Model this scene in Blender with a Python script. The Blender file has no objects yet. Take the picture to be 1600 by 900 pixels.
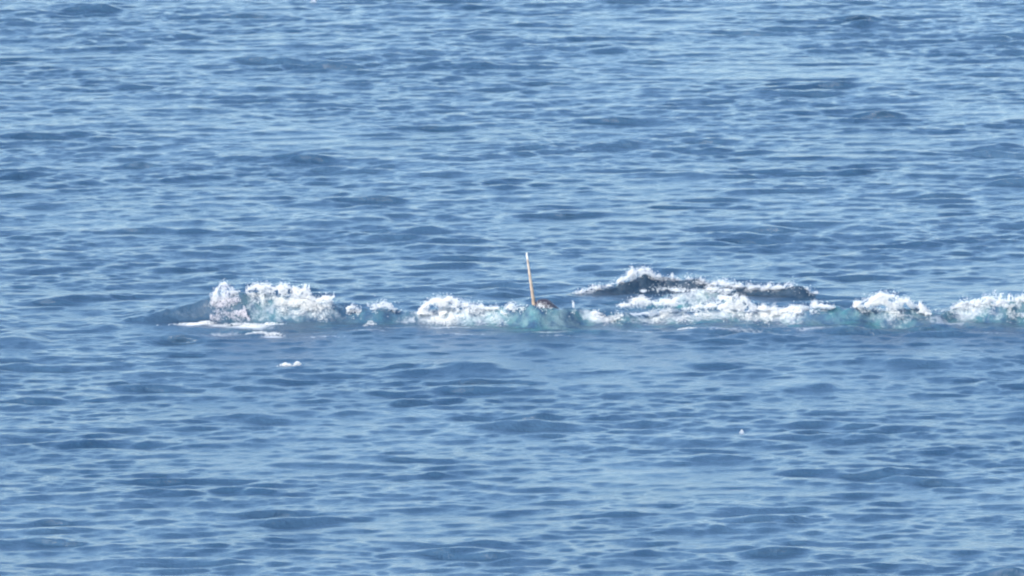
import bpy, math
import numpy as np
from mathutils import Vector

S = bpy.context.scene
COL = S.collection
rng = np.random.default_rng(11)

# ------------------------------------------------------------------ camera
CAM_H, DIST = 35.0, 300.0
PITCH = math.atan(CAM_H / DIST)
F = 18120.0                                  # focal length in photo pixels (1600 wide)
cam = bpy.data.cameras.new('camera')
cam.sensor_width = 36.0
cam.lens = 36.0 * F / 1600.0
cam.clip_start = 1.0
cam.clip_end = 60000.0
cam.dof.use_dof = True
cam.dof.focus_distance = 208.0
cam.dof.aperture_fstop = 5.6
co = bpy.data.objects.new('camera', cam)
COL.objects.link(co)
co.location = (0, 0, CAM_H)
co.rotation_euler = (math.pi / 2 - PITCH, 0, 0)
S.camera = co

# ------------------------------------------------------------------ light
SUN_EL = math.radians(34)
SUN_AZ = math.radians(-138)                  # from +Y, clockwise: behind the camera, to its left
sd = Vector((math.sin(SUN_AZ) * math.cos(SUN_EL), math.cos(SUN_AZ) * math.cos(SUN_EL), math.sin(SUN_EL)))
w = bpy.data.worlds.new('World')
S.world = w
w.use_nodes = True
nt = w.node_tree
bg = nt.nodes['Background']
sky = nt.nodes.new('ShaderNodeTexSky')
sky.sky_type = 'NISHITA'
sky.sun_disc = False
sky.sun_elevation = SUN_EL
sky.sun_rotation = SUN_AZ
sky.air_density = 1.0
sky.dust_density = 0.0
sky.ozone_density = 4.0
tint = nt.nodes.new('ShaderNodeMix'); tint.data_type = 'RGBA'; tint.blend_type = 'MULTIPLY'; tint.inputs[0].default_value = 1.0
nt.links.new(sky.outputs[0], tint.inputs[6]); tint.inputs[7].default_value = (0.96, 1.0, 1.02, 1)
nt.links.new(tint.outputs[2], bg.inputs[0])
bg.inputs[1].default_value = 0.15
sl = bpy.data.lights.new('sun', 'SUN')
sl.energy = 4.2
sl.angle = math.radians(0.5)
sl.color = (1.0, 0.93, 0.82)
so = bpy.data.objects.new('sun', sl)
COL.objects.link(so)
so.rotation_euler = sd.to_track_quat('Z', 'Y').to_euler()
S.view_settings.view_transform = 'Standard'
S.view_settings.look = 'None'
S.view_settings.gamma = 1.0
S.view_settings.exposure = 0.87
S.render.engine = 'CYCLES'
S.cycles.filter_width = 1.9
S.cycles.transparent_max_bounces = 32
S.cycles.max_bounces = 12
S.cycles.diffuse_bounces = 8


# ------------------------------------------------------------------ helpers
def dep(py):
    return PITCH + np.arctan((np.asarray(py, float) - 450.0) / F)


def row_y(py):                                # distance of the sea level seen at a photo row
    return CAM_H / np.tan(dep(py))


def col_x(px, y):                             # x of a photo column at distance y
    sl_ = np.sqrt(np.asarray(y) ** 2 + CAM_H ** 2)
    return (np.asarray(px, float) - 800.0) / F * sl_


def px_of(x, y):
    return 800.0 + x / np.sqrt(y ** 2 + CAM_H ** 2) * F


def poly(pts):
    a = np.array(pts, float)
    return lambda px: np.interp(px, a[:, 0], a[:, 1])


def sstep(a, b, v):
    t = np.clip((v - a) / (b - a), 0, 1)
    return t * t * (3 - 2 * t)


def mesh_obj(name, v, f_idx, f_tot, mat, parent=None, smooth=True, attrs=None):
    me = bpy.data.meshes.new(name)
    me.vertices.add(len(v))
    me.vertices.foreach_set('co', np.ascontiguousarray(v, np.float32).ravel())
    me.loops.add(len(f_idx))
    me.loops.foreach_set('vertex_index', f_idx.astype(np.int32))
    n = len(f_tot)
    me.polygons.add(n)
    me.polygons.foreach_set('loop_start', np.concatenate(([0], np.cumsum(f_tot)[:-1])).astype(np.int32))
    me.polygons.foreach_set('use_smooth', np.full(n, smooth))
    for k, a in (attrs or {}).items():
        at = me.attributes.new(k, 'FLOAT', 'POINT')
        at.data.foreach_set('value', a.astype(np.float32))
    me.materials.append(mat)
    me.update(calc_edges=True)
    o = bpy.data.objects.new(name, me)
    COL.objects.link(o)
    o.parent = parent
    return o


def tag(o, label=None, cat=None, group=None, kind=None):
    if label: o['label'] = label
    if cat: o['category'] = cat
    if group: o['group'] = group
    if kind: o['kind'] = kind
    return o


# ------------------------------------------------------------------ materials
def new_mat(name):
    m = bpy.data.materials.new(name)
    m.use_nodes = True
    return m, m.node_tree.nodes, m.node_tree.links


def noise(N, L, vec, scale, detail=3, rough=0.55, dist=0.0):
    n = N.new('ShaderNodeTexNoise')
    n.inputs['Scale'].default_value = scale
    n.inputs['Detail'].default_value = detail
    n.inputs['Roughness'].default_value = rough
    n.inputs['Distortion'].default_value = dist
    L.new(vec, n.inputs['Vector'])
    return n


def mapping(N, L, src, sc):
    mp = N.new('ShaderNodeMapping')
    mp.inputs['Scale'].default_value = sc
    L.new(src, mp.inputs['Vector'])
    return mp.outputs[0]


def ramp(N, L, src, a, b, ca=(0, 0, 0, 1), cb=(1, 1, 1, 1)):
    r = N.new('ShaderNodeValToRGB')
    r.color_ramp.elements[0].position = a
    r.color_ramp.elements[1].position = b
    r.color_ramp.elements[0].color = ca
    r.color_ramp.elements[1].color = cb
    L.new(src, r.inputs[0])
    return r


def math_node(N, L, op, a, b=None):
    m = N.new('ShaderNodeMath')
    m.operation = op
    for i, s in enumerate((a, b)):
        if s is None: continue
        if isinstance(s, (int, float)): m.inputs[i].default_value = s
        else: L.new(s, m.inputs[i])
    return m.outputs[0]


def mixcol(N, L, f, a, b):
    m = N.new('ShaderNodeMix')
    m.data_type = 'RGBA'
    if isinstance(f, float): m.inputs[0].default_value = f
    else: L.new(f, m.inputs[0])
    for s, i in ((a, 6), (b, 7)):
        if isinstance(s, tuple): m.inputs[i].default_value = s
        else: L.new(s, m.inputs[i])
    return m.outputs[2]


# water
WATER, N, L = new_mat('sea_water')
P = N['Principled BSDF']
geo = N.new('ShaderNodeNewGeometry').outputs['Position']
v1 = mapping(N, L, geo, (1.0, 0.8, 1.0))
big = noise(N, L, v1, 0.16, 3)
base = mixcol(N, L, ramp(N, L, big.outputs[0], 0.35, 0.65).outputs[0], (0.026, 0.066, 0.122, 1), (0.046, 0.096, 0.160, 1))
aer = N.new('ShaderNodeAttribute'); aer.attribute_name = 'aeration'
foa = N.new('ShaderNodeAttribute'); foa.attribute_name = 'foam'
an = noise(N, L, v1, 3.2, 4, 0.6)
at = math_node(N, L, 'MULTIPLY', aer.outputs['Fac'], ramp(N, L, an.outputs[0], 0.38, 0.6).outputs[0])
teal = mixcol(N, L, ramp(N, L, noise(N, L, v1, 1.1, 3).outputs[0], 0.4, 0.62).outputs[0], (0.06, 0.18, 0.20, 1), (0.13, 0.20, 0.23, 1))
c1 = mixcol(N, L, at, base, teal)
face_dark = N.new('ShaderNodeAttribute'); face_dark.attribute_name = 'clear'  # 'clear' is painted darkness on steep wave faces, where little sky reflects
c1 = mixcol(N, L, face_dark.outputs['Fac'], c1, mixcol(N, L, ramp(N, L, noise(N, L, v1, 5.0, 4).outputs[0], 0.42, 0.6).outputs[0], (0.014, 0.032, 0.055, 1), (0.036, 0.056, 0.080, 1)))
fn = noise(N, L, v1, 7.5, 6, 0.7, 0.6)
fsum = math_node(N, L, 'ADD', math_node(N, L, 'MULTIPLY', foa.outputs['Fac'], 0.62), math_node(N, L, 'MULTIPLY', fn.outputs[0], 0.6))
fm = ramp(N, L, fsum, 0.46, 0.86).outputs[0]
fm = math_node(N, L, 'MULTIPLY', fm, math_node(N, L, 'GREATER_THAN', foa.outputs['Fac'], 0.02))
c2 = mixcol(N, L, fm, c1, (0.74, 0.76, 0.76, 1))
L.new(c2, P.inputs['Base Color'])
L.new(math_node(N, L, 'ADD', math_node(N, L, 'MULTIPLY', fm, 0.5), 0.19), P.inputs['Roughness'])
P.inputs['IOR'].default_value = 1.333
b1 = noise(N, L, mapping(N, L, geo, (1.3, 1.0, 1.0)), 7.0, 6, 0.66, 0.3)
bump = N.new('ShaderNodeBump')
bump.inputs['Strength'].default_value = 1.0
bump.inputs['Distance'].default_value = 0.046
L.new(b1.outputs[0], bump.inputs['Height'])
L.new(bump.outputs[0], P.inputs['Normal'])


def foam_mat(name, col, transp):
    """loose white drops: each one reflects and passes light"""
    m, N, L = new_mat(name)
    N.remove(N['Principled BSDF'])
    df = N.new('ShaderNodeBsdfDiffuse'); df.inputs[0].default_value = col
    tr = N.new('ShaderNodeBsdfTranslucent'); tr.inputs[0].default_value = col
    mx = N.new('ShaderNodeMixShader'); mx.inputs[0].default_value = 0.35
    L.new(df.outputs[0], mx.inputs[1]); L.new(tr.outputs[0], mx.inputs[2])
    tp = N.new('ShaderNodeBsdfTransparent')
    m2 = N.new('ShaderNodeMixShader'); m2.inputs[0].default_value = transp
    L.new(mx.outputs[0], m2.inputs[1]); L.new(tp.outputs[0], m2.inputs[2])
    L.new(m2.outputs[0], N['Material Output'].inputs[0])
    return m


FOAM = foam_mat('foam', (0.97, 0.965, 0.95, 1), 0.25)
SPRAY = foam_mat('spray', (0.96, 0.96, 0.96, 1), 0.25)

SKIN, N, L = new_mat('mottled_narwhal_skin')
P = N['Principled BSDF']
geo = N.new('ShaderNodeNewGeometry').outputs['Position']
n = noise(N, L, geo, 9.0, 5, 0.65)
L.new(ramp(N, L, n.outputs[0], 0.42, 0.62, (0.030, 0.028, 0.040, 1), (0.055, 0.048, 0.065, 1)).outputs[0], P.inputs['Base Color'])
P.inputs['Roughness'].default_value = 0.45

IVORY, N, L = new_mat('weathered_ivory')
P = N['Principled BSDF']
tc = N.new('ShaderNodeTexCoord').outputs['Object']
sep = N.new('ShaderNodeSeparateXYZ'); L.new(tc, sep.inputs[0])
n = noise(N, L, mapping(N, L, tc, (14, 14, 5)), 1.6, 4, 0.6)
g = ramp(N, L, sep.outputs['Z'], 0.15, 1.0, (0.36, 0.27, 0.20, 1), (0.52, 0.43, 0.35, 1))
gt = ramp(N, L, math_node(N, L, 'SUBTRACT', sep.outputs['Z'], 0.24), 0.87, 0.97)
c = mixcol(N, L, gt.outputs[0], g.outputs[0], (0.85, 0.83, 0.78, 1))
c = mixcol(N, L, ramp(N, L, n.outputs[0], 0.48, 0.8).outputs[0], c, (0.36, 0.24, 0.17, 1))
L.new(c, P.inputs['Base Color'])
P.inputs['Roughness'].default_value = 0.45

# ------------------------------------------------------------------ sea state
LX, LY, NX, NY = 72.0, 204.0, 1536, 2880
kx = np.fft.fftfreq(NX, LX / NX) * 2 * np.pi
ky = np.fft.fftfreq(NY, LY / NY) * 2 * np.pi
KX, KY = np.meshgrid(kx, ky)
K = np.hypot(KX, KY); K[0, 0] = 1
th = np.arctan2(KX, -KY)


def field(amp):
    amp = amp.copy(); amp[0, 0] = 0
    return amp * np.exp(2j * np.pi * rng.random(K.shape)) * np.abs(rng.normal(1, .35, K.shape))


kp = 2 * np.pi / 4.0
spread = 0.75 + np.abs(np.cos(th - 0.22)) ** 2.5
cut = np.exp(-(K / (2 * np.pi / 0.26)) ** 4)
A = field(K ** -1.72 * np.exp(-0.9 * (kp / K) ** 2.4) * spread * cut)
sx = np.fft.ifft2(1j * KX * A).real; sy = np.fft.ifft2(1j * KY * A).real
A *= 0.105 / math.sqrt((sx ** 2 + sy ** 2).mean())
HT = np.fft.ifft2(A).real
A2 = field(K ** -2.0 * np.exp(-(kp * 1.25 / K) ** 4) * (0.25 + np.abs(np.cos(th - 0.1)) ** 3) * np.exp(-(K / (2 * np.pi / 0.7)) ** 4))
G = np.fft.ifft2(field(K ** -1.3 * np.exp(-(2 * np.pi / 9. / K) ** 3) * np.exp(-(K / (2 * np.pi / 3.5)) ** 4))).real
G /= G.std()
W2 = np.fft.ifft2(A2).real
sx = np.fft.ifft2(1j * KX * A2).real; sy = np.fft.ifft2(1j * KY * A2).real
HT = HT + W2 * (0.10 / math.sqrt((sx ** 2 + sy ** 2).mean())) * np.clip(G - 0.1, 0, 1.8)   # scattered groups of steeper wavelets
DX = np.fft.ifft2(1j * KX / K * A).real * 0.45
DY = np.fft.ifft2(1j * KY / K * A).real * 0.45
A = field(K ** -1.9 * np.exp(-(2 * np.pi / 1.4 / K) ** 3) * np.exp(-(K / (2 * np.pi / 0.2)) ** 4))
CH = np.fft.ifft2(A).real; CH /= CH.std()
A = field(K ** -1.6 * np.exp(-(2 * np.pi / 26. / K) ** 3) * np.exp(-(K / (2 * np.pi / 6)) ** 4))
PT = np.fft.ifft2(A).real; PT /= PT.std()     # gust patches: rougher and calmer water


def samp(T, x, y):
    u = (x / LX * NX) % NX; v = (y / LY * NY) % NY
    i = np.floor(u).astype(np.int32); j = np.floor(v).astype(np.int32)
    fu = u - i; fv = v - j
    i0 = i % NX; i1 = (i + 1) % NX; j0 = j % NY; j1 = (j + 1) % NY
    return (T[j0, i0] * (1 - fu) + T[j0, i1] * fu) * (1 - fv) + (T[j1, i0] * (1 - fu) + T[j1, i1] * fu) * fv


# breaking waves raised in the sea: crest row, toe row (photo pixels, read at sea level), widths in metres
RIDGES = [
    dict(crest=poly([(130, 508), (180, 502), (230, 491), (290, 479), (335, 466), (390, 458), (440, 461), (485, 470), (525, 480), (560, 485), (600, 484),
                     (640, 491), (660, 489), (700, 483), (760, 483), (805, 482), (830, 477), (850, 480), (880, 484), (920, 487), (950, 491), (990, 494),
                     (1040, 491), (1100, 488), (1150, 484), (1200, 488), (1250, 485), (1300, 482), (1340, 482), (1400, 487), (1450, 491), (1490, 480),
                     (1530, 474), (1570, 474), (1620, 476), (1700, 488), (1790, 508)]),
         toe=poly([(130, 508), (300, 503), (350, 507), (450, 506), (600, 508), (700, 508), (830, 515), (900, 514), (960, 509), (1100, 505), (1200, 504),
                   (1300, 510), (1400, 512), (1500, 507), (1700, 508)]), front=0.55, back=1.3, x0=130, x1=1790),
    dict(crest=poly([(880, 465), (895, 459), (920, 454), (960, 446), (985, 437), (1005, 430), (1030, 433), (1080, 441), (1130, 447), (1200, 451), (1255, 454), (1282, 466)]),
         toe=poly([(880, 465), (940, 463), (1000, 458), (1060, 456), (1110, 457), (1150, 463), (1282, 466)]), front=0.3, back=1.0, x0=880, x1=1282),
    dict(crest=poly([(-60, 540), (-10, 522), (30, 514), (60, 522), (95, 540)]), toe=poly([(-60, 542), (95, 542)]), front=0.9, back=1.6, x0=-60, x1=95),
    dict(crest=poly([(90, 520), (130, 508), (170, 504), (215, 520)]), toe=poly([(90, 522), (215, 522)]), front=0.8, back=1.4, x0=90, x1=215),
    dict(crest=poly([(770, 553), (800, 543), (825, 534), (850, 538), (880, 552)]), toe=poly([(770, 554), (880, 554)]), front=0.7, back=1.3, x0=770, x1=880),
    dict(crest=poly([(560, 592), (620, 572), (690, 568), (770, 562), (830, 575), (860, 590)]), toe=poly([(560, 593), (860, 592)]), front=1.2, back=1.8, x0=560, x1=860),
    dict(crest=poly([(1130, 580), (1240, 560), (1340, 551), (1480, 548), (1640, 560)]), toe=poly([(1130, 582), (1640, 576)]), front=1.1, back=1.8, x0=1130, x1=1640),
    dict(crest=poly([(1140, 612), (1230, 592), (1300, 590), (1340, 610)]), toe=poly([(1140, 614), (1340, 612)]), front=0.9, back=1.5, x0=1140, x1=1340),
    dict(crest=poly([(400, 352), (440, 345), (480, 339), (560, 337), (610, 340), (625, 352)]), toe=poly([(400, 354), (625, 354)]), front=0.8, back=1.5, x0=400, x1=625),
    dict(crest=poly([(800, 78), (830, 72), (960, 70), (1040, 80)]), toe=poly([(800, 84), (1040, 84)]), front=1.0, back=1.8, x0=800, x1=1040),
    dict(crest=poly([(985, 478), (1030, 468), (1050, 458), (1100, 456), (1130, 462), (1180, 470), (1215, 482)]),
         toe=poly([(985, 484), (1050, 484), (1215, 486)]), front=0.5, back=0.5, x0=985, x1=1215),
]
for R in RIDGES:
    R['yc'] = lambda px, R=R: row_y(R['toe'](px)) + 1.5 * R['front']
    R['hc'] = lambda px, R=R: np.maximum(0, CAM_H - R['yc'](px) * np.tan(dep(R['crest'](px))))


def ridge_height(x, y):
    px = px_of(x, y)
    tot = np.zeros_like(x); mask = np.zeros_like(x)
    for R in RIDGES:
        sel = (px > R['x0']) & (px < R['x1']) & (np.abs(y - float(row_y(R['toe'](0.5 * (R['x0'] + R['x1']))))) < 9)
        p = px[sel]; d = y[sel] - R['yc'](p)
        wig = samp(CH, x[sel] * 0.45, 40.0 + 0 * x[sel]) * 0.10
        d = d + wig
        h = R['hc'](p) * np.clip((p - R['x0']) / 25, 0, 1) * np.clip((R['x1'] - p) / 20, 0, 1)
        g = np.where(d < 0, np.exp(-np.abs(d / (R['front'] * 0.62)) ** 2.2), np.exp(-np.abs(d / R['back']) ** 1.6))
        if R['front'] >= 0.7:                     # smooth unbroken swell: low, no churn
            tot[sel] = np.maximum(tot[sel], 0.5 * h * g * (1 + 0.25 * samp(CH, x[sel] * 0.3, y[sel] * 0.3 + 20)))
            continue
        tot[sel] = np.maximum(tot[sel], h * g)
        mask[sel] = np.maximum(mask[sel], g * np.clip(h / 0.15, 0, 1))
    return tot, mask


def height(x, y):
    r, m = ridge_height(x, y)
    gust = np.clip(1 + 0.22 * samp(PT, x, y), 0.45, 1.5)
    return samp(HT, x, y) * gust * (1 - 0.55 * m) + r + m * 0.045 * samp(CH, x, y), r, m


def stretch(core, lo, hi, n):
    a = core[0] - np.geomspace(0.3, core[0] - lo, n)[::-1]
    b = core[-1] + np.geomspace(0.3, hi - core[-1], n)
    return np.concatenate((a, core, b))


xs = stretch(np.arange(-24, 24.01, 0.052), -9000, 9000, 46)
ys = stretch(np.concatenate((np.arange(234, 284, 0.085), np.arange(284, 302, 0.04), np.arange(302, 412, 0.10))), -3000, 30000, 46)
X, Y = np.meshgrid(xs, ys)
X = X.ravel(); Y = Y.ravel()
far = (1 - sstep(24, 60, np.abs(X))) * (1 - sstep(412, 520, Y)) * sstep(120, 234, Y)
Z, RH, RM = height(X, Y)
Z *= far
calm = (1 - 0.6 * RM) * far
VX = X + samp(DX, X, Y) * calm; VY = Y + (samp(DY, X, Y) - 2.0 * samp(HT, X, Y)) * calm
PXv = px_of(X, Y)
PYv = 450 + np.tan(np.arctan2(CAM_H - RH, Y) - PITCH) * F    # used only to know which stretch of the wave a point belongs to


def blob2(cx, cy, rx, ry):                    # soft patch of sea round a place
    y0 = row_y(cy); x0 = col_x(cx, y0)
    wx = rx / 60.0; wy = ry / 60.0 / math.sin(PITCH)
    return np.exp(-(((X - x0) / wx) ** 2 + ((Y - y0) / wy) ** 2))


def band(px, a):
    return np.interp(px, [q[0] for q in a], [q[1] for q in a])


aer_w = band(PXv, [(330, .0), (390, .5), (430, .5), (560, .35), (660, .35), (740, .6), (800, .85), (840, 1.15), (900, .9), (960, .6), (1040, .8),
                   (1200, .5), (1260, .6), (1310, .8), (1400, .7), (1450, .6), (1600, .6), (1750, .2)])
AER = np.zeros_like(X)
d0 = Y - RIDGES[0]['yc'](PXv)
AER = np.maximum(AER, aer_w * np.exp(-np.abs((d0 + 0.3) / 1.2) ** 3) * (np.abs(d0) < 6))
for b, a in (((930, 518, 90, 6), .35), ((1100, 510, 120, 6), .35), ((1420, 512, 110, 5), .3), ((500, 515, 60, 7), .3), ((1080, 480, 90, 9), 1.0),
             ((380, 515, 60, 6), .4), ((760, 520, 60, 5), .25), ((900, 500, 40, 8), .5)):
    AER = np.maximum(AER, blob2(*b) * a)
FOM = np.zeros_like(X)
for b, a in (((300, 507, 22, 2.0), .95), ((385, 512, 38, 3.6), .9), ((425, 526, 22, 2.0), .75), ((425, 508, 24, 1.6), .8), ((345, 508, 25, 2.5), .7),
             ((1085, 476, 60, 8), .6), ((1075, 470, 30, 8), .55), ((1180, 495, 70, 5), .7), ((990, 497, 60, 4), .7), ((1345, 512, 60, 1.0), .55), ((1390, 513, 50, 1.0), .5),
             ((1510, 500, 50, 5), .55), ((1480, 508, 40, 3), .5), ((760, 495, 50, 6), .62), ((930, 506, 30, 1.6), .7), ((860, 518, 40, 1.5), .5), ((700, 512, 60, 2), .5),
             ((620, 512, 50, 2), .42), ((440, 488, 70, 6), .6), ((1240, 500, 50, 4), .5), ((1580, 495, 50, 6), .55), ((640, 505, 30, 2), .4), ((1600, 512, 30, 2), .4), ((560, 517, 70, 3), .42), ((500, 527, 60, 2), .36), ((720, 523, 70, 2.5), .38), ((1010, 517, 60, 2.5), .45), ((1150, 516, 70, 2.5), .42),
             ((1270, 514, 50, 2.5), .42), ((1460, 518, 60, 2.5), .42), ((1560, 520, 50, 2), .38), ((880, 524, 60, 2), .36), ((350, 520, 50, 2.5), .42), ((1210, 548, 30, 1.5), .3)):
    FOM = np.maximum(FOM, blob2(*b) * a)
dB = Y - RIDGES[1]['yc'](PXv)
FOM = np.maximum(FOM, np.where((PXv > 900) & (PXv < 1275), 0.4, 0) * np.exp(-((dB - 0.1) / 0.18) ** 2))
fw = 0.8 * band(PXv, [(370, 0), (390, .45), (500, .55), (530, .3), (630, .2), (655, .6), (780, .5), (810, .2), (960, .2), (1010, .55), (1240, .6), (1270, .2), (1330, .15), (1400, .45), (1450, .3),
                (1485, .4), (1640, .4), (1700, 0)])
FOM = np.maximum(FOM, fw * np.exp(-((d0 + 0.15) / 0.75) ** 2))
FACE_DARK = np.where((PXv > 885) & (PXv < 1275), 0.8, 0) * np.exp(-((dB + 0.1) / 0.55) ** 4)  # rear wave face: weak reflection painted in as a darker base colour
FACE_DARK = np.maximum(FACE_DARK, band(PXv, [(200, 0), (260, .25), (340, .5), (380, .3), (420, 0)]) * np.exp(-((d0 + 0.4) / 1.0) ** 4))  # same painted darkening, fainter, on the left wave face
nx, ny = len(xs), len(ys)
ii = (np.arange(ny - 1)[:, None] * nx + np.arange(nx - 1)[None, :]).ravel()
quads = np.stack((ii, ii + 1, ii + nx + 1, ii + nx), 1)
sea = mesh_obj('water', np.stack((VX, VY, Z), 1), quads.ravel(), np.full(len(quads), 4), WATER, attrs={'aeration': AER, 'foam': FOM, 'clear': FACE_DARK})  # 'clear' carries the painted dark of the wave faces
tag(sea, kind='structure')

# ------------------------------------------------------------------ foam and spray builders
OCT = np.array([(1, 0, 0), (-1, 0, 0), (0, 1, 0), (0, -1, 0), (0, 0, 1), (0, 0, -1)], float)
OCF = np.array([(0, 2, 4), (2, 1, 4), (1, 3, 4), (3, 0, 4), (2, 0, 5), (1, 2, 5), (3, 1, 5), (0, 3, 5)])


def blobs(name, c, r, mat, parent=None):
    n = len(c)
    q = rng.standard_normal((n, 4)); q /= np.linalg.norm(q, axis=1)[:, None]
    w_, x_, y_, z_ = q.T
    Rm = np.stack((np.stack((1 - 2 * (y_ * y_ + z_ * z_), 2 * (x_ * y_ - z_ * w_), 2 * (x_ * z_ + y_ * w_)), 1),
                   np.stack((2 * (x_ * y_ + z_ * w_), 1 - 2 * (x_ * x_ + z_ * z_), 2 * (y_ * z_ - x_ * w_)), 1),
                   np.stack((2 * (x_ * z_ - y_ * w_), 2 * (y_ * z_ + x_ * w_), 1 - 2 * (x_ * x_ + y_ * y_)), 1)), 1)
    sc_ = 1 + 0.5 * rng.random((n, 1, 3))
    B = np.einsum('nij,nkj->nki', Rm, OCT[None] * sc_)
    v = c[:, None, :] + B * r[:, None, None]
    f = OCF[None] + (np.arange(n) * 6)[:, None, None]
    return mesh_obj(name, v.reshape(-1, 3), f.ravel(), np.full(n * 8, 3), mat, parent)


def land(px, py, R, thick):
    """where a photo ray meets the raised sea, or a point above the crest of ridge R"""
    yc = R['yc'](px)
    best = yc - 0.2 + rng.normal(0, thick, len(px)) * 0.5
    done = np.zeros(len(px), bool)
    jit = rng.random(len(px)) * 0.06
    for s in np.arange(-3.6, 1.2, 0.06):
        yy = yc + s + jit
        zz = CAM_H - yy * np.tan(dep(py))
        h = height(col_x(px, yy), yy)[0]
        hit = (~done) & (h >= zz)
        best[hit] = yy[hit]
        done |= hit
    zz = CAM_H - best * np.tan(dep(py))
    return np.stack((col_x(px, best), best, zz), 1), done


def splash(name, label, R, top, bot, n, rad=(0.018, 0.05), jets=(), nsp=0, thick=0.2, mat=FOAM, dens=None, ragged=2.5, fluff=0.3, group='white splashes along the breaking waves'):
    tp, bt = poly(top), poly(bot)
    x0, x1 = top[0][0], top[-1][0]
    off = rng.random(2) * 60

    def rag(px):
        return ragged * (0.7 * samp(CH, px / 60 + off[0], 0 * px + off[1]) + 0.5 * samp(CH, px / 25 + off[1], 0 * px + off[0]))
    n = int(n * (4.2 if n > 1500 else 4))
    px = rng.uniform(x0, x1, n)
    if dens is not None:
        px = px[rng.random(n) < poly(dens)(px)]
    n = len(px)
    a, b = tp(px) - rag(px), bt(px) + 0.7 * rag(px * 1.3 + 9)
    u = rng.beta(1.0, 1.0, n)
    py = a + (b - a) * u + rng.normal(0, 1.3, n) - rng.exponential(1.8, n) * (u < .3) + rng.exponential(2.0, n) * (u > .7)
    px = px + rng.normal(0, 1.6, n)
    # clumps and gaps: the sea shows through where the foam is thin
    pat = samp(CH, px / 60 * 1.0 + off[0], py / 60 * 1.6 + off[1]) + 0.5 * samp(CH, px / 20 + off[0], py / 16 + off[1])
    wisp = 0.6 * pat + 0.55 * samp(CH, px / 26 + off[0], py / 60 + off[1]) + 0.15 * samp(CH, px / 8 + off[1], py / 30 + off[0])
    pat = np.where(rng.random(n) < np.clip(1.3 - 2.2 * u, 0.15, 1), wisp, pat)
    edge = np.clip(np.minimum(px - x0, x1 - px) / (5 + 12 * u), 0, 1)
    pat = pat - 1.2 * (1 - edge)
    keep = pat + rng.normal(0, 0.35, n) > 0.05 - fluff
    solid = min(1.0, 0.45 + 0.6 * max(fluff, 0))
    keep &= rng.random(n) < solid * (1 - 0.75 * sstep(0.45, 1.0, u) * (fluff < 0.7))
    px, py, u = px[keep], py[keep], u[keep]
    p, on = land(px, py, R, thick)
    fwd = np.where(on, 0.06 + rng.random(len(p)) * 0.16, 0)
    p[:, 1] -= fwd; p[:, 2] += fwd * math.tan(PITCH)
    o = blobs(name, p, rng.uniform(0.004, 0.0105, len(p)), mat)
    # spray: thin plumes of drops thrown above the crest, each with its own height and lean
    q = []
    if nsp:
        for k in range(max(2, int((x1 - x0) / 11))):
            jx = rng.uniform(x0, x1); hgt = min(rng.exponential(2.6) * ragged / 3, 12); lean = rng.normal(0.15, 0.45)
            jn = int(60 + 25 * hgt)
            tt = rng.beta(1, 2.8, jn)
            q.append(np.stack((jx + lean * hgt * tt + rng.normal(0, 1, jn) * (2.0 + 2.0 * tt) , tp(jx) + 1 - hgt * tt * 1.4 + rng.normal(0, .8, jn)), 1))
        jn = int(nsp * 1.5)
        sxp = rng.uniform(x0, x1, jn)
        q.append(np.stack((sxp, tp(sxp) - rag(sxp) - rng.exponential(2.0, jn)), 1))
    for (jx, jt, jb, jw, jn) in jets:
        jn = int(jn * 1.3); jw = jw * 1.4
        tt = rng.beta(1, 1.5, jn); lean = rng.normal(0, 2.5)
        q.append(np.stack((jx + lean * tt * tt + rng.normal(0, 1, jn) * jw * (0.45 + 0.4 * (1 - tt)), jb + (jt - jb) * tt + rng.normal(0, .7, jn)), 1))
    if q:
        q = np.concatenate(q)
        yc = R['yc'](q[:, 0]) + 0.04 + rng.normal(0, 0.08, len(q))
        c = np.stack((col_x(q[:, 0], yc), yc, CAM_H - yc * np.tan(dep(q[:, 1]))), 1)
        sp = blobs('spray', c, rng.uniform(0.004, 0.011, len(c)), SPRAY, o)
        sp['kind'] = 'stuff'
    tag(o, label, 'splash', group)
    return o


A0, B0, C0 = RIDGES[0], RIDGES[1], RIDGES[-1]
splash('splash', 'tall pinkish white plume of water at the left end of the breaking wave', A0,
       [(326, 497), (330, 480), (334, 463), (340, 459), (346, 449), (353, 449), (360, 453), (368, 459), (376, 470), (384, 484), (390, 494)], [(326, 500), (350, 503), (377, 500), (390, 496)],
       2600, rad=(0.014, 0.034), jets=[(338, 448, 470, 2.5, 220), (350, 440, 470, 3, 300), (362, 447, 470, 3, 200), (335, 456, 480, 4, 200)], nsp=500, thick=0.2,
       mat=foam_mat('plume_foam', (0.95, 0.91, 0.935, 1), 0.3), ragged=4, fluff=0.15)
splash('splash', 'long thick white foam crest just right of the pinkish plume, with ragged spikes of spray', A0,
       [(384, 455), (395, 450), (420, 449), (445, 450), (465, 455), (478, 452), (486, 462), (500, 468), (512, 466), (523, 470)],
       [(384, 460), (400, 466), (420, 484), (450, 490), (480, 491), (500, 496), (523, 490)],
       7200, rad=(0.02, 0.05), jets=[(476, 443, 465, 2.0, 260), (482, 444, 468, 1.5, 160), (408, 444, 456, 4, 160), (460, 446, 460, 3, 160), (512, 462, 480, 3, 120), (521, 463, 485, 2, 120)],
       nsp=1400, dens=[(384, .5), (410, .9), (470, 1), (495, .7), (523, .6)], ragged=3)
splash('splash', 'small spiky white crest beyond the right end of the long left foam crest', A0,
       [(543, 484), (550, 478), (558, 480), (565, 487)], [(543, 487), (552, 493), (565, 492)], 420, rad=(.014, .03), jets=[(551, 475, 488, 2, 90)], nsp=120, ragged=3)
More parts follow.
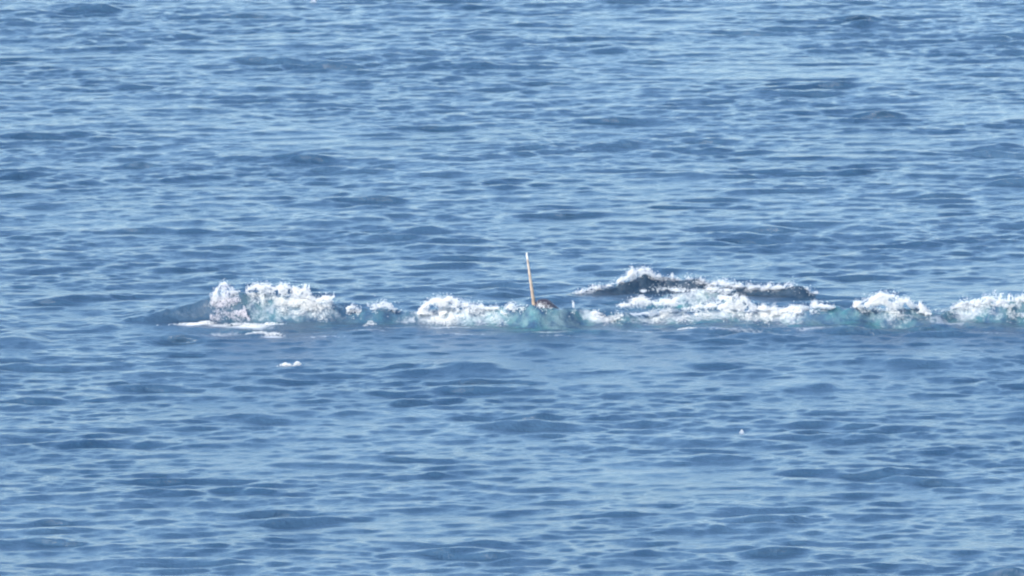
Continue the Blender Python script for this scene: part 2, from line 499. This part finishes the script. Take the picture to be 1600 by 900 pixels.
splash('splash', 'small white cap with a flat top, second little cap left of the round white splash', A0,
       [(573, 483), (590, 480), (600, 477), (612, 478), (616, 484), (628, 488)], [(573, 486), (595, 485), (612, 487), (628, 491)], 620, rad=(.014, .03), nsp=120, ragged=2.5)
splash('splash', 'round puffy bright white splash between the left foam crest and the tusk', A0,
       [(652, 492), (662, 479), (675, 474), (688, 469), (700, 468), (712, 473), (720, 478)], [(652, 498), (675, 502), (700, 503), (720, 500)],
       4600, rad=(0.02, 0.052), jets=[(686, 465, 480, 3, 120), (699, 464, 480, 4, 150), (667, 473, 485, 3, 80)], nsp=600, ragged=3, fluff=0.42)
splash('splash', 'thin broken veil of pale foam trailing from the round white splash towards the tusk', A0,
       [(720, 478), (738, 477), (760, 481), (785, 482), (808, 484)], [(720, 498), (745, 494), (770, 498), (808, 489)], 2000, rad=(.012, .03), nsp=500,
       dens=[(720, .9), (750, .5), (775, .8), (808, .3)], ragged=3, fluff=0.1)
splash('splash', 'pale aqua white lip of foam on the wave immediately left of the tusk', A0,
       [(796, 483), (812, 480), (826, 481)], [(796, 488), (812, 487), (826, 485)], 260, rad=(.014, .03), ragged=1.5)
splash('splash', 'short white curl of water across the dark head below the tusk', A0,
       [(838, 475), (848, 476), (856, 478), (864, 483)], [(838, 479), (850, 481), (858, 483), (864, 486)], 90, rad=(.014, .028), ragged=0.4, thick=0.03)
splash('splash', 'tiny upright white spurt standing alone right of the dark head', A0,
       [(891, 484), (893, 476), (897, 473), (900, 483)], [(891, 487), (896, 489), (900, 487)], 160, rad=(.014, .03), jets=[(896, 470, 480, 1, 50)], ragged=1)
splash('splash', 'little white foam tuft on the wave between the upright spurt and wide foam band', A0,
       [(924, 491), (932, 488), (940, 491), (960, 494), (976, 495)], [(924, 494), (935, 497), (955, 499), (976, 498)], 520, rad=(.014, .032), nsp=80, ragged=2.5)
splash('splash', 'spiky spray flung from the highest hump of the dark rear wave', B0,
       [(965, 443), (980, 434), (992, 424), (1003, 424), (1014, 430), (1022, 431), (1034, 437)], [(965, 444), (985, 436), (992, 441), (1003, 427), (1020, 432), (1034, 438)],
       420, rad=(.012, .03), jets=[(991, 415, 436, 2, 260), (988, 420, 452, 3, 200), (1000, 419, 434, 2, 140), (1012, 418, 434, 2, 200), (1018, 424, 438, 2, 120), (975, 430, 446, 3, 100)],
       nsp=500, ragged=3)
splash('splash', 'thin beaded white line of foam on the left shoulder of the dark rear wave', B0,
       [(898, 459), (915, 454), (935, 449), (950, 446), (965, 443)], [(898, 460), (915, 456), (935, 451), (965, 445)], 140, rad=(.012, .03), nsp=160, ragged=2)
splash('splash', 'long low row of white spray along the right half of the dark rear wave', B0,
       [(1034, 437), (1060, 437), (1075, 440), (1100, 443), (1120, 443), (1150, 447), (1175, 449), (1200, 450), (1235, 449), (1262, 453), (1277, 458)],
       [(1034, 438), (1075, 441), (1100, 446), (1125, 455), (1150, 453), (1200, 452), (1235, 454), (1262, 456), (1277, 461)],
       800, rad=(.013, .034), jets=[(1051, 426, 440, 1.5, 110), (1077, 430, 442, 3, 100), (1158, 441, 450, 2, 80), (1170, 443, 452, 2, 80), (1275, 455, 464, 1.5, 50)],
       nsp=900, dens=[(1034, .3), (1090, .55), (1120, .9), (1200, .7), (1277, .8)], ragged=3, fluff=0.2)
splash('splash', 'upper white foam ledge under the dark rear wave, right of its highest hump', C0,
       [(1002, 455), (1020, 453), (1045, 452), (1060, 453), (1080, 454), (1100, 452), (1118, 450), (1140, 453)], [(1002, 457), (1045, 459), (1080, 457), (1100, 456), (1120, 460), (1140, 465)],
       1300, rad=(.014, .036), nsp=80, ragged=1.5, dens=[(1002, .6), (1050, .9), (1085, .5), (1120, 1), (1140, .7)], fluff=0.2)
splash('splash', 'separate left wing of white foam in front of the dark rear wave', A0,
       [(962, 477), (978, 474), (990, 468), (1003, 466), (1020, 470), (1050, 471), (1058, 474)], [(962, 479), (990, 480), (1020, 476), (1058, 480)],
       1500, rad=(.016, .04), jets=[(998, 464, 472, 3, 60)], nsp=220, ragged=2.5)
splash('splash', 'big bright white mound of foam in the middle of the right hand foam band', A0,
       [(1118, 474), (1130, 464), (1150, 463), (1165, 470), (1176, 480), (1190, 482), (1215, 487)], [(1118, 496), (1150, 494), (1180, 497), (1215, 498)],
       4600, rad=(0.02, 0.05), nsp=500, ragged=3.5, fluff=0.5)
splash('splash', 'lumpy low white foam left of the big bright mound, spreading over churned water', A0,
       [(1015, 492), (1040, 488), (1068, 482), (1090, 478), (1118, 478)], [(1015, 498), (1040, 500), (1070, 499), (1118, 499)],
       3000, rad=(.016, .042), nsp=300, dens=[(1015, 1), (1050, .8), (1070, .5), (1090, .7), (1118, .9)], ragged=3, fluff=0.1)
splash('splash', 'narrow white foam lip leading from the big mound to the turquoise wave face', A0,
       [(1213, 488), (1228, 485), (1250, 480), (1262, 483), (1275, 478), (1290, 478), (1305, 481)], [(1213, 497), (1230, 496), (1250, 489), (1270, 485), (1290, 482), (1305, 484)],
       1500, rad=(.015, .036), jets=[(1180, 478, 487, 1.5, 60), (1285, 474, 481, 2, 60)], nsp=260, ragged=2.5)
splash('splash', 'rounded bright white foam cap curling over the turquoise wave face', A0,
       [(1333, 481), (1350, 473), (1370, 465), (1388, 462), (1405, 466), (1420, 474), (1432, 480), (1437, 473), (1444, 480), (1453, 489)],
       [(1333, 483), (1355, 481), (1378, 483), (1392, 489), (1410, 493), (1430, 492), (1453, 492)],
       6000, rad=(0.02, 0.05), jets=[(1437, 470, 482, 2, 120), (1390, 459, 468, 6, 100)], nsp=500, ragged=2.5, fluff=0.42)
splash('splash', 'tiny white tufts in the dip right of the rounded foam cap', A0,
       [(1456, 490), (1466, 488), (1478, 485)], [(1456, 492), (1466, 492), (1478, 490)], 160, rad=(.012, .026), ragged=2)
splash('splash', 'ragged white spray with thin upright spikes on the wave crest at the right edge', A0,
       [(1485, 482), (1500, 477), (1518, 474), (1535, 469), (1560, 469), (1580, 471), (1600, 470), (1630, 474)],
       [(1485, 488), (1500, 484), (1520, 480), (1545, 478), (1565, 484), (1580, 495), (1600, 494), (1630, 490)],
       4200, rad=(.014, .036), jets=[(1545, 462, 474, 1.5, 100), (1560, 456, 474, 1.8, 160), (1576, 458, 474, 1.3, 140), (1583, 461, 474, 1, 80), (1597, 458, 476, 2, 160), (1553, 452, 470, 4, 70), (1618, 460, 476, 2, 80)],
       nsp=900, dens=[(1485, .3), (1520, .5), (1560, .35), (1575, .8), (1600, .8), (1630, .5)], ragged=3, fluff=0.2)


# flat little whitecaps lying on the open sea
def fleck(label, spots, n, rad=(.006, .013)):
    n = int(n * 1.1)
    c = []
    for (px, py, w_, h_) in spots:
        u = rng.normal(0, 0.5, n)
        yy = row_y(py) + rng.normal(0, .06, n)
        xx = col_x(px, yy) + u * w_ / 60
        zz = height(xx, yy)[0] + rng.random(n) * h_ / 60 * np.exp(-u * u)
        c.append(np.stack((xx, yy, zz), 1))
    c = np.concatenate(c)
    tag(blobs('foam_patch', c, rng.uniform(*rad, len(c)), FOAM), label, 'foam', 'small foam patches on the open water')


fleck('left one of two small whitecaps close together on open water below the left foam crest', [(447, 572, 9, 5)], 150)
fleck('right one of two small whitecaps close together on open water below the left foam crest', [(464, 572, 6, 6)], 120)
fleck('small white foam fleck in front of the low foam, left of the big bright mound', [(1075, 513, 16, 4)], 110)
fleck('tiny white fleck on the water below the two little caps left of the round splash', [(578, 509, 9, 7)], 70)
fleck('lone tiny pale dot of foam far below the wide foam band at right', [(1159, 677, 4, 6)], 26, (.006, .012))
fleck('thin white foam streak on the water at the left foot of the pinkish plume', [(300, 507, 32, 3), (320, 505, 14, 4)], 190)
fleck('broken low foam trail running right from the foot of the pinkish plume', [(375, 507, 26, 4), (395, 512, 26, 4), (420, 508, 16, 4), (405, 521, 20, 3), (428, 524, 14, 5)], 110)
fleck('minute white fleck at the top edge of the sea, left of the middle', [(491, 4, 6, 5)], 30, (.006, .013))
fleck('small pale fleck low on the wave directly under the tusk', [(846, 510, 10, 4)], 50)

# ------------------------------------------------------------------ narwhal
yN = float(A0['yc'](845)) + 0.30
zN = float(CAM_H - yN * math.tan(float(dep(483))))
xN = float(col_x(846, yN))
nar = bpy.data.objects.new('narwhal', None)
COL.objects.link(nar)
nar.location = (xN, yN, 0)
tag(nar, 'dark headed narwhal pushing its long pale tusk straight up out of the breaking wave', 'narwhal')
# spine, nose to tail, local coordinates: head up, body slanting down and away to the right
sp = np.array([(-.23, -.02, zN + .03), (-.20, -.01, zN + .03), (-.10, 0, zN + .02), (.04, .0, zN - .03), (.20, .05, zN - .18), (.45, .2, zN - .55), (.85, .45, zN - 1.2),
               (1.45, .8, zN - 2.1), (2.2, 1.1, zN - 2.4), (2.9, 1.4, zN - 2.5), (3.35, 1.6, zN - 2.5)])
rd = np.array([.02, .09, .18, .26, .32, .40, .48, .42, .28, .15, .07])
tt = np.linspace(0, len(sp) - 1, 90)
cx = [np.interp(tt, range(len(sp)), sp[:, k]) for k in range(3)]
C3 = np.stack(cx, 1)
for _ in range(4):
    C3[1:-1] = (C3[:-2] + 2 * C3[1:-1] + C3[2:]) / 4
rr = np.interp(tt, range(len(sp)), rd)
ns = 40
T = np.gradient(C3, axis=0); T /= np.linalg.norm(T, axis=1)[:, None]
side = np.array([0.15, 1.0, 0.0]); side = side - (T @ side)[:, None] * T; side /= np.linalg.norm(side, axis=1)[:, None]
up = np.cross(side, T)
up *= np.sign(up[:, 0].mean() or 1)
ang = np.linspace(0, 2 * np.pi, ns, endpoint=False)
s_al = np.cumsum(np.r_[0, np.linalg.norm(np.diff(C3, axis=0), axis=1)])
melon = np.exp(-((s_al - 0.16) / 0.16) ** 2)
V = []
for i in range(len(C3)):
    c_, s_ = np.cos(ang), np.sin(ang)
    f = rr[i] * (1 + 0.35 * melon[i] * np.clip(c_, 0, 1))
    V.append(C3[i] + up[i] * (c_ * f)[:, None] + side[i] * (s_ * rr[i])[:, None])
V = np.concatenate(V)
quads = []
for i in range(len(C3) - 1):
    for j in range(ns):
        a = i * ns + j; b = i * ns + (j + 1) % ns
        quads.append((a, b, b + ns, a + ns))
faces = [tuple(q) for q in quads] + [tuple(range(ns))[::-1], tuple(range((len(C3) - 1) * ns, len(C3) * ns))]
verts = [tuple(v) for v in V]


def fin(root, out, fwd, thick, L_, W_, n=9):
    """flat tapered paddle: root point, direction it grows, direction of its chord"""
    o_, f_ = Vector(out).normalized(), Vector(fwd).normalized()
    n_ = o_.cross(f_)
    base_ = len(verts)
    for i in range(n):
        t_ = i / (n - 1)
        wd = W_ * (0.75 + 0.6 * math.sin(t_ * 2.4)) * (1 - t_ ** 3) * 0.5 + 0.01
        for k in range(8):
            a_ = k / 8 * 2 * math.pi
            q = Vector(root) + o_ * (L_ * t_) - f_ * (0.25 * L_ * t_ * t_) + f_ * (wd * math.cos(a_)) + n_ * (thick * (1 - .8 * t_) * math.sin(a_))
            verts.append(tuple(q))
    for i in range(n - 1):
        for k in range(8):
            a_ = base_ + i * 8 + k; b_ = base_ + i * 8 + (k + 1) % 8
            faces.append((a_, b_, b_ + 8, a_ + 8))
    faces.append(tuple(base_ + k for k in range(8))[::-1]); faces.append(tuple(base_ + (n - 1) * 8 + k for k in range(8)))


sh = C3[44]
fin(sh + side[44] * .30, side[44] - .5 * up[44] + .4 * T[44], -T[44], .05, .55, .26)
fin(sh - side[44] * .30, -side[44] - .5 * up[44] + .4 * T[44], -T[44], .05, .55, .26)
tl = C3[87]
fin(tl, side[87] + .25 * T[87], -T[87], .05, .55, .34)
fin(tl, -side[87] + .25 * T[87], -T[87], .05, .55, .34)
me0 = bpy.data.meshes.new('body_source')
me0.from_pydata(verts, [], faces)
tmp = bpy.data.objects.new('body_source', me0)
COL.objects.link(tmp)
md = tmp.modifiers.new('remesh', 'REMESH'); md.mode = 'VOXEL'; md.voxel_size = 0.022; md.use_smooth_shade = True
ms = tmp.modifiers.new('smooth', 'SMOOTH'); ms.iterations = 4
me1 = bpy.data.meshes.new_from_object(tmp.evaluated_get(bpy.context.evaluated_depsgraph_get()))
bpy.data.objects.remove(tmp)
me1.name = 'body'
me1.materials.clear(); me1.materials.append(SKIN)
for p_ in me1.polygons: p_.use_smooth = True
body = bpy.data.objects.new('body', me1)
COL.objects.link(body); body.parent = nar
body['label'] = 'dark mottled purplish body, only the domed head above water'

# tusk: spiral grooved, tapering, slightly wavering
zb = float(CAM_H - (yN - .02) * math.tan(float(dep(474))))
xb = float(col_x(834, yN)) - xN
zt = float(CAM_H - (yN - .02) * math.tan(float(dep(394.5))))
xt = float(col_x(822.7, yN)) - xN
ax = Vector((xt - xb, -.03, zt - zb)); TL = ax.length
n1, n2 = 260, 36
z_ = np.linspace(-0.22, 1, n1)
tv = []
for z0 in z_:
    tpz = max(z0, 0)
    r0 = 0.044 * (1 - 0.60 * tpz ** 1.1) * (1 if z0 < 0.965 else max(0.15, math.sqrt(max(0, 1 - ((z0 - .965) / .036) ** 2))))
    a_ = np.linspace(0, 2 * np.pi, n2, endpoint=False)
    rr_ = r0 * (1 + 0.11 * np.sin(3 * a_ + z0 * 42) + 0.04 * np.sin(7 * a_ + z0 * 60))
    bx_ = 0.012 * math.sin(z0 * 3.2 + .4)
    tv.append(np.stack((rr_ * np.cos(a_) + bx_, rr_ * np.sin(a_), np.full(n2, z0 * TL)), 1))
tv = np.concatenate(tv)
tf = []
i_ = np.arange(n1 - 1)[:, None] * n2; j_ = np.arange(n2)[None, :]; j2 = (j_ + 1) % n2
tf = np.stack((i_ + j_, i_ + j2, i_ + n2 + j2, i_ + n2 + j_), 2).reshape(-1, 4)
idx = np.concatenate((tf.ravel(), np.arange((n1 - 1) * n2, n1 * n2)))
tusk = mesh_obj('tusk', tv, idx, np.r_[np.full(len(tf), 4), n2], IVORY, nar)
tusk.location = (xb, -.02, zb)
tusk.rotation_euler = ax.to_track_quat('Z', 'Y').to_euler()
tusk['label'] = 'long straight spiral tusk, brownish cream with a white tip'
